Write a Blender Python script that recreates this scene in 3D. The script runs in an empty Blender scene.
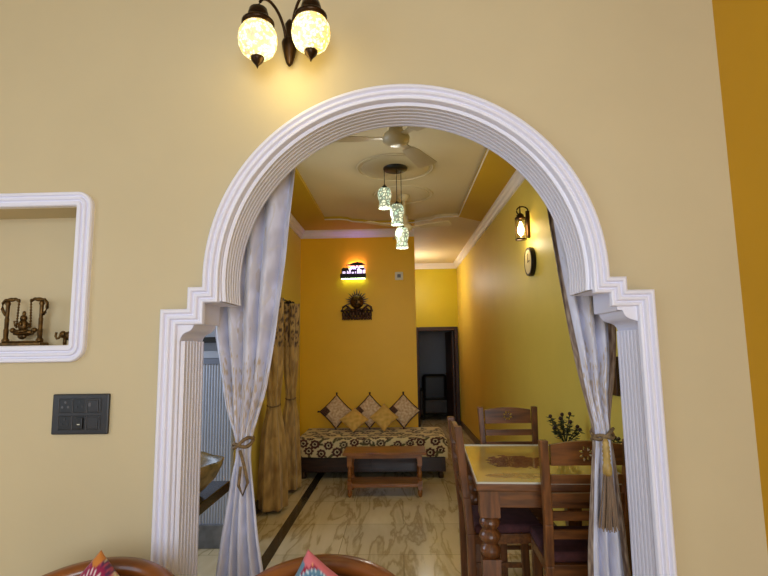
import bpy, bmesh, math, random
from mathutils import Vector, Matrix, noise
random.seed(7)
PI = math.pi
SC = bpy.context.scene
COL = SC.collection

# ------------------------------------------------------------------ camera
F = 499.0
dY = Vector((16, -60, -F)).normalized()
dZ = Vector((-61, 4133, -F)); dZ = (dZ - dZ.dot(dY) * dY).normalized()
dX = dY.cross(dZ)
cam_d = bpy.data.cameras.new('camera'); cam_d.sensor_fit = 'HORIZONTAL'
cam_d.sensor_width = 36.0; cam_d.lens = 36.0 * F / 768.0; cam_d.clip_start = 0.02
cam = bpy.data.objects.new('camera', cam_d); COL.objects.link(cam)
R3 = Matrix((dX, dY, dZ))
cam.matrix_world = Matrix.Translation((0, 0, 1.4)) @ R3.to_4x4()
SC.camera = cam

# ------------------------------------------------------------------ world, light, exposure
SC.view_settings.view_transform = 'Standard'; SC.view_settings.look = 'None'
SC.view_settings.gamma = 1.0; SC.view_settings.exposure = 0.0; SC.view_settings.use_curve_mapping = False
w = bpy.data.worlds.new('world'); SC.world = w; w.use_nodes = True
w.node_tree.nodes['Background'].inputs[0].default_value = (0.75, 0.85, 1.0, 1)
w.node_tree.nodes['Background'].inputs[1].default_value = 0.35

def light(name, kind, loc, power, col, size=None, size_y=None, look=None, radius=None, spread=None):
    d = bpy.data.lights.new(name, kind); d.energy = power; d.color = col
    if kind == 'AREA':
        d.shape = 'RECTANGLE'; d.size = size; d.size_y = size_y or size
        if spread: d.spread = spread
    elif radius: d.shadow_soft_size = radius
    o = bpy.data.objects.new(name, d); COL.objects.link(o); o.location = loc
    if look: o.rotation_euler = (Vector(look) - Vector(loc)).to_track_quat('-Z', 'Y').to_euler()
    return o
light('daylight_left_window', 'AREA', (-2.93, -0.6, 1.7), 20, (0.72, 0.85, 1.0), 1.7, 1.7, (0.6, 0.6, 1.5))
light('rear_fill_light', 'AREA', (0.3, -2.4, 1.8), 90, (0.80, 0.90, 1.0), 2.2, 1.6, (0.05, 1.7, 1.35))  # added frontal fill from behind the camera, no known window there
light('daylight_washroom_window', 'AREA', (-2.5, 2.85, 1.75), 24, (0.62, 0.76, 1.0), 0.9, 1.2, (0.5, 2.5, 1.0))

# ------------------------------------------------------------------ materials
def lin(c):
    f = lambda v: v / 12.92 if v <= 0.04045 else ((v + 0.055) / 1.055) ** 2.4
    return tuple(f(v / 255.0) for v in c)
def rgba(c): return (*lin(c), 1.0)

def mat(name, col=(128, 128, 128), rough=0.6, metal=0.0, var=0.06, scale=6.0, bump=0.0, bscale=60.0, spec=0.5, stretch=None, col2=None, sheen=0.0, coat=0.0):
    m = bpy.data.materials.new(name); m.use_nodes = True
    nt = m.node_tree; b = nt.nodes['Principled BSDF']
    b.inputs['Roughness'].default_value = rough; b.inputs['Metallic'].default_value = metal
    b.inputs['Specular IOR Level'].default_value = spec
    if sheen: b.inputs['Sheen Weight'].default_value = sheen
    if coat: b.inputs['Coat Weight'].default_value = coat; b.inputs['Coat Roughness'].default_value = 0.12
    tc = nt.nodes.new('ShaderNodeTexCoord'); mp = nt.nodes.new('ShaderNodeMapping')
    if stretch: mp.inputs['Scale'].default_value = stretch
    nt.links.new(tc.outputs['Object'], mp.inputs['Vector'])
    n = nt.nodes.new('ShaderNodeTexNoise'); n.inputs['Scale'].default_value = scale; n.inputs['Detail'].default_value = 5
    nt.links.new(mp.outputs[0], n.inputs['Vector'])
    r = nt.nodes.new('ShaderNodeValToRGB')
    a = lin(col); c2 = lin(col2) if col2 else tuple(v * (1 - var) for v in a)
    if not col2: a = tuple(min(1, v * (1 + var)) for v in a)
    r.color_ramp.elements[0].position = 0.32; r.color_ramp.elements[1].position = 0.68
    r.color_ramp.elements[0].color = (*c2, 1); r.color_ramp.elements[1].color = (*a, 1)
    nt.links.new(n.outputs['Fac'], r.inputs[0]); nt.links.new(r.outputs[0], b.inputs['Base Color'])
    if bump:
        n2 = nt.nodes.new('ShaderNodeTexNoise'); n2.inputs['Scale'].default_value = bscale; n2.inputs['Detail'].default_value = 3
        nt.links.new(mp.outputs[0], n2.inputs['Vector'])
        bp = nt.nodes.new('ShaderNodeBump'); bp.inputs['Strength'].default_value = bump; bp.inputs['Distance'].default_value = 0.01
        nt.links.new(n2.outputs['Fac'], bp.inputs['Height']); nt.links.new(bp.outputs[0], b.inputs['Normal'])
    return m

def mat_attr(name, rough=0.8, sheen=0.0, spec=0.4, bump=0.0, bscale=200, coat=0.0):
    m = bpy.data.materials.new(name); m.use_nodes = True
    nt = m.node_tree; b = nt.nodes['Principled BSDF']
    b.inputs['Roughness'].default_value = rough; b.inputs['Specular IOR Level'].default_value = spec
    if sheen: b.inputs['Sheen Weight'].default_value = sheen
    if coat: b.inputs['Coat Weight'].default_value = coat
    a = nt.nodes.new('ShaderNodeAttribute'); a.attribute_name = 'Col'
    nt.links.new(a.outputs['Color'], b.inputs['Base Color'])
    if bump:
        n2 = nt.nodes.new('ShaderNodeTexNoise'); n2.inputs['Scale'].default_value = bscale
        tc = nt.nodes.new('ShaderNodeTexCoord'); nt.links.new(tc.outputs['Object'], n2.inputs['Vector'])
        bp = nt.nodes.new('ShaderNodeBump'); bp.inputs['Strength'].default_value = bump; bp.inputs['Distance'].default_value = 0.004
        nt.links.new(n2.outputs['Fac'], bp.inputs['Height']); nt.links.new(bp.outputs[0], b.inputs['Normal'])
    return m

def mat_emit(name, col, strength, base=(230, 230, 220), col2=None, scale=60.0, thr=0.12):
    """a glowing surface; with col2 a mosaic of pieces in two colours with thin joints"""
    m = bpy.data.materials.new(name); m.use_nodes = True
    nt = m.node_tree; b = nt.nodes['Principled BSDF']
    b.inputs['Base Color'].default_value = rgba(base); b.inputs['Roughness'].default_value = 0.25
    b.inputs['Emission Strength'].default_value = strength; b.inputs['Emission Color'].default_value = rgba(col)
    if col2:
        tc = nt.nodes.new('ShaderNodeTexCoord')
        v = nt.nodes.new('ShaderNodeTexVoronoi'); v.inputs['Scale'].default_value = scale
        e = nt.nodes.new('ShaderNodeTexVoronoi'); e.feature = 'DISTANCE_TO_EDGE'; e.inputs['Scale'].default_value = scale
        nt.links.new(tc.outputs['Object'], v.inputs['Vector']); nt.links.new(tc.outputs['Object'], e.inputs['Vector'])
        r = nt.nodes.new('ShaderNodeValToRGB'); r.color_ramp.interpolation = 'CONSTANT'
        r.color_ramp.elements[0].color = rgba(col); r.color_ramp.elements[1].color = rgba(col2); r.color_ramp.elements[1].position = 0.55
        sp = nt.nodes.new('ShaderNodeSeparateColor'); nt.links.new(v.outputs['Color'], sp.inputs[0]); nt.links.new(sp.outputs[0], r.inputs[0])
        r2 = nt.nodes.new('ShaderNodeValToRGB'); r2.color_ramp.elements[0].position = thr * 0.4; r2.color_ramp.elements[1].position = thr
        r2.color_ramp.elements[0].color = (0.22, 0.22, 0.2, 1); r2.color_ramp.elements[1].color = (1, 1, 1, 1)
        nt.links.new(e.outputs['Distance'], r2.inputs[0])
        mx = nt.nodes.new('ShaderNodeMix'); mx.data_type = 'RGBA'; mx.blend_type = 'MULTIPLY'; mx.inputs[0].default_value = 1
        nt.links.new(r.outputs[0], mx.inputs[6]); nt.links.new(r2.outputs[0], mx.inputs[7])
        nt.links.new(mx.outputs[2], b.inputs['Emission Color'])
    return m

def mat_marble(name):
    m = bpy.data.materials.new(name); m.use_nodes = True
    nt = m.node_tree; b = nt.nodes['Principled BSDF']
    b.inputs['Roughness'].default_value = 0.16
    tc = nt.nodes.new('ShaderNodeTexCoord'); mp = nt.nodes.new('ShaderNodeMapping')
    mp.inputs['Rotation'].default_value = (0, 0, math.radians(38)); mp.inputs['Scale'].default_value = (1.6, 0.30, 1)
    nt.links.new(tc.outputs['Object'], mp.inputs['Vector'])
    n = nt.nodes.new('ShaderNodeTexNoise'); n.inputs['Scale'].default_value = 4.2; n.inputs['Detail'].default_value = 8; n.inputs['Distortion'].default_value = 0.35
    nt.links.new(mp.outputs[0], n.inputs['Vector'])
    r = nt.nodes.new('ShaderNodeValToRGB'); cr = r.color_ramp
    cr.elements[0].position = 0.28; cr.elements[0].color = rgba((200, 182, 142))
    cr.elements[1].position = 0.72; cr.elements[1].color = rgba((236, 220, 184))
    for p, c in ((0.42, (222, 204, 166)), (0.47, (182, 160, 118)), (0.50, (222, 204, 166)), (0.60, (228, 210, 172))):
        e = cr.elements.new(p); e.color = rgba(c)
    nt.links.new(n.outputs['Fac'], r.inputs[0])
    br = nt.nodes.new('ShaderNodeTexBrick'); br.inputs['Scale'].default_value = 1.0
    br.inputs['Brick Width'].default_value = 0.9; br.inputs['Row Height'].default_value = 0.6; br.inputs['Mortar Size'].default_value = 0.003
    br.inputs['Color1'].default_value = (1, 1, 1, 1); br.inputs['Color2'].default_value = (0.86, 0.86, 0.85, 1); br.inputs['Mortar'].default_value = (0.5, 0.48, 0.42, 1)
    nt.links.new(tc.outputs['Object'], br.inputs['Vector'])
    mx = nt.nodes.new('ShaderNodeMix'); mx.data_type = 'RGBA'; mx.blend_type = 'MULTIPLY'; mx.inputs[0].default_value = 1
    nt.links.new(r.outputs[0], mx.inputs[6]); nt.links.new(br.outputs['Color'], mx.inputs[7])
    nt.links.new(mx.outputs[2], b.inputs['Base Color'])
    return m

M = {}
M['cream'] = mat('cream wall paint', (210, 192, 154), 0.62, var=0.03, scale=2.0, bump=0.04, bscale=40)
M['passage'] = mat('bright yellow passage paint', (204, 186, 16), 0.5, var=0.03, scale=2.0)
M['golden'] = mat('golden wall paint', (212, 160, 12), 0.5, var=0.03, scale=2.0, bump=0.04, bscale=40)
M['amber'] = mat('amber feature wall paint', (250, 194, 0), 0.5, var=0.03, scale=2.0, bump=0.03, bscale=40)
M['yellow'] = mat('yellow wall paint', (226, 203, 92), 0.5, var=0.03, scale=2.0, bump=0.02, bscale=40)
M['ceil'] = mat('cream ceiling paint', (212, 198, 164), 0.7, var=0.02, scale=2.0)
M['ceil_y'] = mat('mustard ceiling border paint', (194, 158, 36), 0.6, var=0.03, scale=2.0)
M['plaster'] = mat('white painted plaster moulding', (240, 238, 254), 0.42, var=0.02, scale=3.0)
M['grey_wall'] = mat('pale grey wall paint', (176, 180, 190), 0.6, var=0.03)
M['cornice'] = mat('white cornice paint', (232, 226, 222), 0.5, var=0.02)
M['marble'] = mat_marble('veined beige marble')
M['strip'] = mat('dark green marble strip', (58, 50, 38), 0.2, var=0.25, scale=14)
M['skirt'] = mat('dark stone skirting', (78, 60, 38), 0.3, var=0.3, scale=10)
M['granite'] = mat('black granite', (26, 24, 26), 0.15, var=0.5, scale=120)
M['tile'] = mat('grey stone tile', (120, 122, 126), 0.35, var=0.25, scale=14)
M['pvc'] = mat('pale grey ribbed plastic', (188, 194, 208), 0.45, var=0.03)
M['pvc_dark'] = mat('grey plastic rail', (128, 134, 150), 0.45, var=0.05)
M['stone'] = mat('mottled olive stone', (186, 156, 92), 0.35, scale=14, col2=(92, 76, 42), bump=0.1)
M['wood'] = mat('sheesham wood', (142, 86, 40), 0.38, scale=5, col2=(86, 48, 22), stretch=(9, 9, 1.1), coat=0.25)
M['wood_x'] = mat('sheesham wood across', (142, 86, 40), 0.38, scale=5, col2=(88, 50, 22), stretch=(1.1, 9, 9), coat=0.25)
M['wood_dark'] = mat('dark polished wood', (60, 34, 20), 0.35, scale=5, col2=(34, 18, 10), stretch=(1.2, 8, 8), coat=0.2)
M['teak'] = mat('honey teak wood', (170, 106, 42), 0.38, scale=4, col2=(122, 70, 26), stretch=(1.2, 9, 9), coat=0.2)
M['rosewood'] = mat('reddish brown barrel chair wood', (156, 88, 34), 0.3, scale=3, col2=(106, 56, 20), stretch=(2, 2, 7), coat=0.35)
M['rose_in'] = mat('brown chair back panel', (118, 60, 24), 0.4, scale=3, col2=(80, 38, 14), stretch=(2, 2, 6), coat=0.15)
M['seat'] = mat('maroon seat fabric', (84, 44, 46), 0.85, var=0.25, scale=30, bump=0.2, bscale=200)
M['door'] = mat('dark brown door wood', (62, 34, 20), 0.4, scale=4, col2=(38, 20, 12), stretch=(7, 7, 1))
M['black'] = mat('black plastic', (22, 21, 22), 0.35, var=0.1)
M['charcoal'] = mat('charcoal plastic', (44, 43, 46), 0.35, var=0.08)
M['charcoal_l'] = mat('worn grey plastic', (96, 94, 98), 0.4, var=0.08)
M['bronze'] = mat('dark antique bronze', (58, 40, 24), 0.34, 0.85, var=0.4, scale=20)
M['brass'] = mat('aged brass', (120, 88, 44), 0.38, 0.8, scale=40, col2=(62, 44, 22))
M['iron'] = mat('black wrought metal', (30, 24, 22), 0.45, 0.4, var=0.2)
M['sculpt'] = mat('dark copper sculpture', (96, 64, 50), 0.34, 0.45, scale=30, col2=(44, 28, 24))
M['fan'] = mat('ivory fan enamel', (206, 188, 146), 0.35, var=0.03)
M['fan_blade'] = mat('ivory fan blade', (196, 176, 134), 0.4, var=0.03)
M['white_pl'] = mat('white plastic', (224, 218, 200), 0.4, var=0.03)
M['dialw'] = mat('ivory dial', (206, 186, 128), 0.5, var=0.03)
M['rope'] = mat('beige twisted rope', (150, 122, 84), 0.8, scale=60, col2=(104, 82, 54), bump=0.4, bscale=180)
M['fringe'] = mat('brown silk fringe', (150, 122, 96), 0.6, scale=8, col2=(112, 88, 68), stretch=(60, 60, 1))
M['gold_thread'] = mat('gold thread', (196, 160, 84), 0.45, scale=30, col2=(136, 104, 48))
M['leaf'] = mat('dark green leaf', (46, 62, 28), 0.45, scale=12, col2=(22, 34, 14))
M['berry'] = mat('dark purple berry', (52, 26, 30), 0.35, var=0.3, scale=30)
M['pot'] = mat('dark clay pot', (60, 34, 30), 0.4, var=0.2)
M['trim_gold'] = mat('gold satin cushion', (196, 150, 62), 0.42, scale=14, col2=(164, 120, 44), sheen=0.3)
M['tassel_dark'] = mat('dark maroon trim', (58, 30, 26), 0.8, var=0.2)
M['mattress'] = mat('mattress ticking', (150, 130, 100), 0.85)
M['cloth'] = mat_attr('printed cloth', 0.85, 0.15)
M['damask'] = mat_attr('damask curtain cloth', 0.5, 0.35, bump=0.15, bscale=120)
M['table_print_refl'] = mat_attr('print and painted reflection under glass', 0.1, spec=0.6, coat=0.6)
M['glass_sconce'] = mat_emit('lit mosaic glass amber', (255, 240, 180), 1.9, col2=(255, 196, 40), scale=95, thr=0.16)
M['glass_pend'] = mat_emit('lit mosaic glass white', (250, 252, 212), 1.1, base=(110, 116, 100), col2=(204, 226, 196), scale=36, thr=0.2)
M['bulb'] = mat_emit('lit bulb', (255, 214, 150), 40)
M['tube'] = mat_emit('lit tube', (255, 246, 228), 14)
M['led_pink'] = mat_emit('pink led strip', (190, 130, 255), 75)
M['led_lime'] = mat_emit('lime led strip', (215, 255, 180), 16)
M['halo_white'] = mat_emit('white wall halo glow', (240, 222, 255), 1.15)

# ------------------------------------------------------------------ mesh helpers
class MB:
    def __init__(s): s.bm = bmesh.new()
    def quadbox(s, c):                       # 8 corners: 4 bottom ccw, 4 top ccw
        v = [s.bm.verts.new(p) for p in c]
        for f in ((3, 2, 1, 0), (4, 5, 6, 7), (0, 1, 5, 4), (1, 2, 6, 5), (2, 3, 7, 6), (3, 0, 4, 7)):
            s.bm.faces.new([v[i] for i in f])
        return s
    def box(s, x0, x1, y0, y1, z0, z1):
        return s.quadbox([(x0, y0, z0), (x1, y0, z0), (x1, y1, z0), (x0, y1, z0), (x0, y0, z1), (x1, y0, z1), (x1, y1, z1), (x0, y1, z1)])
    def bar(s, p0, p1, wx, wy, wx1=None, wy1=None):   # upright-ish bar, rectangular section in xy
        wx1 = wx1 or wx; wy1 = wy1 or wy
        c = []
        for p, a, b in ((p0, wx / 2, wy / 2), (p1, wx1 / 2, wy1 / 2)):
            c += [(p[0] - a, p[1] - b, p[2]), (p[0] + a, p[1] - b, p[2]), (p[0] + a, p[1] + b, p[2]), (p[0] - a, p[1] + b, p[2])]
        return s.quadbox(c)
    def lathe(s, prof, c=(0, 0, 0), n=24, axis='z', cap=True):   # prof: (r, h)
        rings = []
        for r, h in prof:
            ring = []
            for i in range(n):
                a = 2 * PI * i / n
                u, v = r * math.cos(a), r * math.sin(a)
                p = {'z': (u, v, h), 'y': (u, h, v), 'x': (h, u, v)}[axis]
                ring.append(s.bm.verts.new((c[0] + p[0], c[1] + p[1], c[2] + p[2])))
            rings.append(ring)
        for a, b in zip(rings, rings[1:]):
            for i in range(n):
                s.bm.faces.new((a[i], a[(i + 1) % n], b[(i + 1) % n], b[i]))
        if cap:
            s.bm.faces.new(list(reversed(rings[0]))); s.bm.faces.new(rings[-1])
        return s
    def tube(s, pts, r, n=8, closed=False, r1=None):
        pts = [Vector(p) for p in pts]; m = len(pts); rings = []
        up = Vector((0, 0, 1))
        for i, p in enumerate(pts):
            a = pts[(i - 1) % m] if (closed or i > 0) else p
            b = pts[(i + 1) % m] if (closed or i < m - 1) else p
            t = (b - a).normalized()
            ref = up if abs(t.dot(up)) < 0.95 else Vector((1, 0, 0))
            x = t.cross(ref).normalized(); y = t.cross(x).normalized()
            rr = r if r1 is None else r + (r1 - r) * i / (m - 1)
            rings.append([s.bm.verts.new(p + rr * (math.cos(2 * PI * k / n) * x + math.sin(2 * PI * k / n) * y)) for k in range(n)])
        pairs = list(zip(rings, rings[1:])) + ([(rings[-1], rings[0])] if closed else [])
        for a, b in pairs:
            for k in range(n):
                s.bm.faces.new((a[k], a[(k + 1) % n], b[(k + 1) % n], b[k]))
        if not closed:
            s.bm.faces.new(rings[0]); s.bm.faces.new(list(reversed(rings[-1])))
        return s
    def ball(s, c, r, n=14, sc=(1, 1, 1)):
        bmesh.ops.create_uvsphere(s.bm, u_segments=n, v_segments=max(6, n // 2 + 1), radius=r,
                                  matrix=Matrix.Translation(c) @ Matrix.Diagonal((*sc, 1)))
        return s
    def sheet(s, loops, fn, d0, d1):         # flat shape with holes, thick from d0 to d1; fn(a,b,d) -> xyz
        t = bmesh.new(); es = []
        for lp in loops:
            vs = [t.verts.new((a, b, 0)) for a, b in lp]
            es += [t.edges.new((vs[i], vs[(i + 1) % len(vs)])) for i in range(len(vs))]
        bmesh.ops.triangle_fill(t, use_beauty=True, use_dissolve=False, edges=es, normal=(0, 0, 1))
        t.verts.index_update()
        A = [s.bm.verts.new(fn(v.co.x, v.co.y, d0)) for v in t.verts]
        B = [s.bm.verts.new(fn(v.co.x, v.co.y, d1)) for v in t.verts]
        for f in t.faces:
            ix = [v.index for v in f.verts]
            s.bm.faces.new([A[i] for i in reversed(ix)]); s.bm.faces.new([B[i] for i in ix])
        k = 0
        for lp in loops:
            n = len(lp)
            for i in range(n):
                a, b = k + i, k + (i + 1) % n
                s.bm.faces.new((A[a], A[b], B[b], B[a]))
            k += n
        t.free(); return s
    def loft(s, rows, close_v=False):
        g = [[s.bm.verts.new(p) for p in r] for r in rows]
        for a, b in zip(g, g[1:]):
            n = len(a)
            for i in range(n if close_v else n - 1):
                s.bm.faces.new((a[i], a[(i + 1) % n], b[(i + 1) % n], b[i]))
        return s
    def build(s, name, m, parent=None, smooth=False, bevel=0.0, loc=None, subsurf=0, segs=2):
        bmesh.ops.recalc_face_normals(s.bm, faces=s.bm.faces)
        me = bpy.data.meshes.new(name); s.bm.to_mesh(me); s.bm.free()
        me.materials.append(m)
        if smooth: me.polygons.foreach_set('use_smooth', [True] * len(me.polygons))
        o = bpy.data.objects.new(name, me); COL.objects.link(o)
        if parent: o.parent = parent
        if loc: o.location = loc
        if bevel:
            b = o.modifiers.new('bevel', 'BEVEL'); b.width = bevel; b.segments = segs; b.limit_method = 'ANGLE'
        if subsurf:
            b = o.modifiers.new('subdiv', 'SUBSURF'); b.levels = b.render_levels = subsurf
        return o

def grid(name, nu, nv, pos, col, m, parent=None, thick=0.0, wrap=False, loc=None):
    """surface pos(u,v) with colour col(u,v) in sRGB 0-255 kept as a vertex colour"""
    me = bpy.data.meshes.new(name); vs = []; cs = []
    for j in range(nv + 1):
        for i in range(nu + (0 if wrap else 1)):
            u, v = i / nu, j / nv
            vs.append(tuple(pos(u, v))); cs.append((*lin(col(u, v)), 1.0))
    k = nu if wrap else nu + 1; fs = []
    for j in range(nv):
        for i in range(nu):
            a, b = j * k + i, j * k + (i + 1) % k
            fs.append((a, b, b + k, a + k))
    me.from_pydata(vs, [], fs); me.update()
    ca = me.color_attributes.new('Col', 'FLOAT_COLOR', 'POINT')
    ca.data.foreach_set('color', [x for c in cs for x in c])
    me.polygons.foreach_set('use_smooth', [True] * len(me.polygons))
    me.materials.append(m)
    o = bpy.data.objects.new(name, me); COL.objects.link(o)
    if parent: o.parent = parent
    if loc: o.location = loc
    if thick:
        sm = o.modifiers.new('thick', 'SOLIDIFY'); sm.thickness = thick; sm.offset = 0
    return o

def tag(o, label, cat, group=None):
    o['label'] = label; o['category'] = cat
    if group: o['group'] = group
    return o
def thing(name, label, cat, loc=(0, 0, 0), rz=0.0, group=None):
    o = bpy.data.objects.new(name, None); COL.objects.link(o); o.empty_display_size = 0.1
    o.location = loc; o.rotation_euler = (0, 0, rz)
    return tag(o, label, cat, group)
def struct(o):
    o['kind'] = 'structure'; return o
def dup(root, loc, rz, label):
    r = root.copy(); COL.objects.link(r); r.location = loc; r.rotation_euler = (0, 0, rz); r['label'] = label
    for ch in root.children:
        c = ch.copy(); COL.objects.link(c); c.parent = r
        for g in ch.children:
            d = g.copy(); COL.objects.link(d); d.parent = c
    return r
def lerp(a, b, t): return a + (b - a) * t
def mixc(a, b, t):
    t = max(0.0, min(1.0, t)); return tuple(lerp(x, y, t) for x, y in zip(a, b))
def interp(tab, z):                          # tab sorted by key, smooth-ish linear interpolation
    if z <= tab[0][0]: return tab[0][1]
    for (a, x), (b, y) in zip(tab, tab[1:]):
        if z <= b:
            t = (z - a) / (b - a); return lerp(x, y, t)
    return tab[-1][1]
def sinterp(tab, z, h=0.05):
    return sum(interp(tab, z + k * h) for k in (-1, -0.5, 0, 0.5, 1)) / 5
def nz(x, y, z=0.0): return noise.noise((x, y, z))

# ================================================================== SETTING
D, T = 1.75, 0.18                            # arch wall: front face and thickness
# --- outlines of the arch in (x, z)
CX, CZ, RO = 0.017, 1.653, 0.722
def arc_pts(r, z_l, z_r, n=56):
    a0 = PI - math.asin((z_l - CZ) / r); a1 = math.asin((z_r - CZ) / r)
    return [(CX + r * math.cos(lerp(a0, a1, i / n)), CZ + r * math.sin(lerp(a0, a1, i / n))) for i in range(n + 1)]
outer = [(-0.853, 0), (-0.853, 1.550), (-0.757, 1.550), (-0.757, 1.628)] + arc_pts(RO, 1.628, 1.637) + [(0.796, 1.637), (0.796, 1.590), (0.888, 1.590), (0.888, 0)]
outer = [(x * .98, 1.4 + (z - 1.4) * .98 if z > 0 else 0) for x, z in outer]
RI = 0.655
def ogee(x0, z0, x1, z1, n=8):               # bracket curve from the jamb (x0,z0) to the block (x1,z1)
    out = []
    for i in range(n + 1):
        t = i / n
        out.append((lerp(x0, x1, 0.5 - 0.5 * math.cos(PI * t)) * 0.6 + lerp(x0, x1, t) * 0.4, z0 + (z1 - z0) * (t + 0.10 * math.sin(2 * PI * t))))
    return out
brL = ogee(-0.778, 1.436, -0.728, 1.498) + [(-0.714, 1.500), (-0.713, 1.508)]; brR = ogee(0.840, 1.452, 0.772, 1.518) + [(0.754, 1.520), (0.753, 1.534)]
arc_in = arc_pts(RI, 1.574, 1.592)
inner = [(-0.778, 0)] + brL + [(-0.712, 1.574)] + arc_in + [(0.754, 1.592)] + list(reversed(brR)) + [(0.834, 0)]
inner = [(x * .992, 1.4 + (z - 1.4) * .992 if z > 0 else 0) for x, z in inner]

# --- front wall with the arched opening and the niche
def rrect(x0, x1, z0, z1, r, n=6):
    out = []
    for cx, cz, a in ((x1 - r, z1 - r, 0), (x0 + r, z1 - r, PI / 2), (x0 + r, z0 + r, PI), (x1 - r, z0 + r, 1.5 * PI)):
        for i in range(n + 1):
            t = a + PI / 2 * i / n; out.append((cx + r * math.cos(t), cz + r * math.sin(t)))
    return out
NX0, NX1, NZ0, NZ1 = -1.80, -1.166, 1.428, 1.930
wall_loop = [(-3.0, 0)] + inner + [(1.19, 0), (1.19, 3.1), (-3.0, 3.1)]
fr = lambda a, b, d: (a, d, b)
struct(MB().sheet([wall_loop, [(NX0, NZ0), (NX1, NZ0), (NX1, NZ1), (NX0, NZ1)]], fr, D, D + T).build('wall_front', M['cream']))
struct(MB().box(NX0 - .02, NX1 + .02, D + 0.135, D + 0.19, NZ0 - .02, NZ1 + .02).build('wall_niche', M['cream']))

# --- moulding around the arch: front plate, ridges, fluted reveal
def offset(path, d):                         # offset an open polyline to its right-hand (inner) side
    P = [Vector(p) for p in path]; out = []
    for i, p in enumerate(P):
        ns = []
        if i > 0: t = (p - P[i - 1]).normalized(); ns.append(Vector((t.y, -t.x)))
        if i < len(P) - 1: t = (P[i + 1] - p).normalized(); ns.append(Vector((t.y, -t.x)))
        n = sum(ns, Vector((0, 0))).normalized(); c = n.dot(ns[0])
        out.append(p + n * (d / max(0.5, c)))
    return [(q.x, q.y) for q in out]
tr = MB().sheet([outer + list(reversed(inner))], fr, D - 0.014, D + 0.002)
prof = [(0.000, 0.0), (0.000, 0.034), (0.006, 0.040), (0.014, 0.040), (0.019, 0.028), (0.022, 0.028), (0.026, 0.036), (0.034, 0.036), (0.038, 0.024), (0.041, 0.024), (0.045, 0.030), (0.053, 0.028), (0.056, 0.014)]
tr.loft([[(x, D - h, z) for x, z in offset(outer, o)] for o, h in prof])
trim = struct(tr.build('trim_1', M['plaster'], bevel=0.0015, segs=1))
def flutes(path, name):
    rows = []
    n = 7; y0, y1 = D - 0.014, D + T + 0.004
    rows.append([(x, y0, z) for x, z in path])
    for k in range(n):
        for t, h in ((0.02, -0.004), (0.08, 0.006), (0.18, 0.012), (0.62, 0.012), (0.72, 0.006), (0.78, -0.004)):
            rows.append([(x, lerp(y0 + 0.012, y1, (k + t) / n), z) for x, z in offset(path, h)])
    rows.append([(x, y1, z) for x, z in path])
    o = MB().loft(rows).build(name, M['plaster'], trim); return o
JL, JR = inner[1], inner[-2]
flutes([(inner[0][0], 0), (lerp(inner[0][0], JL[0], .85), 1.2), JL], 'fluted_jamb')
flutes([JR, (lerp(inner[-1][0], JR[0], .85), 1.2), (inner[-1][0], 0)], 'fluted_jamb')
arc_i = [(x * .992, 1.4 + (z - 1.4) * .992) for x, z in arc_in]
flutes(arc_i, 'fluted_arch')
# plain bracket soffits
iL, iR = inner.index(arc_i[0]), inner.index(arc_i[-1])
for path in (inner[1:iL + 1], inner[iR:-1]):
    MB().loft([[(x, D - 0.014, z) for x, z in offset(path, 0.002)], [(x, D + T + 0.004, z) for x, z in offset(path, 0.002)]]).build('bracket', M['plaster'], trim)

# --- niche frame
def rr_off(d): return rrect(NX0 - .055 + d * .85, -1.111 - d * .85, 1.368 + d * .92, 1.986 - d * .85, max(0.004, 0.055 - d * .85))
nf = MB()
rows = []
for o_, h in ((0, 0), (0, 0.014), (0.004, 0.02), (0.014, 0.02), (0.018, 0.013), (0.022, 0.013), (0.026, 0.022), (0.034, 0.022), (0.038, 0.015), (0.042, 0.015), (0.046, 0.024), (0.06, 0.024), (0.064, 0.02), (0.064, -0.01)):
    rows.append([(x, D - h, z) for x, z in rr_off(o_)])
nf.loft(rows, close_v=True)
struct(nf.build('trim_2', M['plaster']))

# --- floors, ceilings, outer walls
struct(MB().box(-3.0, 1.6, -3.0, 12.0, -0.1, 0.0).build('floor', M['marble']))
struct(MB().quadbox([(-0.972, 1.96, 0), (-0.897, 1.96, 0), (-0.882, 6.3, 0), (-0.962, 6.3, 0), (-0.972, 1.96, 0.0015), (-0.897, 1.96, 0.0015), (-0.882, 6.3, 0.0015), (-0.962, 6.3, 0.0015)]).build('trim_3', M['strip']))
struct(MB().box(-3.0, 1.19, -3.0, 1.75, 3.1, 3.2).build('ceiling', M['ceil']))
struct(MB().box(1.181, 1.28, -3.0, 1.80, 0, 3.1).build('wall_right', M['golden']))
lw = [(-3.0, 0), (1.75, 0), (1.75, 3.1), (-3.0, 3.1)]
struct(MB().sheet([lw, [(-1.5, 0.8), (0.3, 0.8), (0.3, 2.55), (-1.5, 2.55)]], lambda a, b, d: (d, a, b), -3.1, -3.0).build('wall_left', M['cream']))
rw = [(-3.0, 0), (1.19, 0), (1.19, 3.1), (-3.0, 3.1)]
struct(MB().sheet([rw, [(-1.4, 0.9), (1.0, 0.9), (1.0, 2.65), (-1.4, 2.65)]], lambda a, b, d: (a, d, b), -3.1, -3.0).build('wall_rear', M['cream']))
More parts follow.
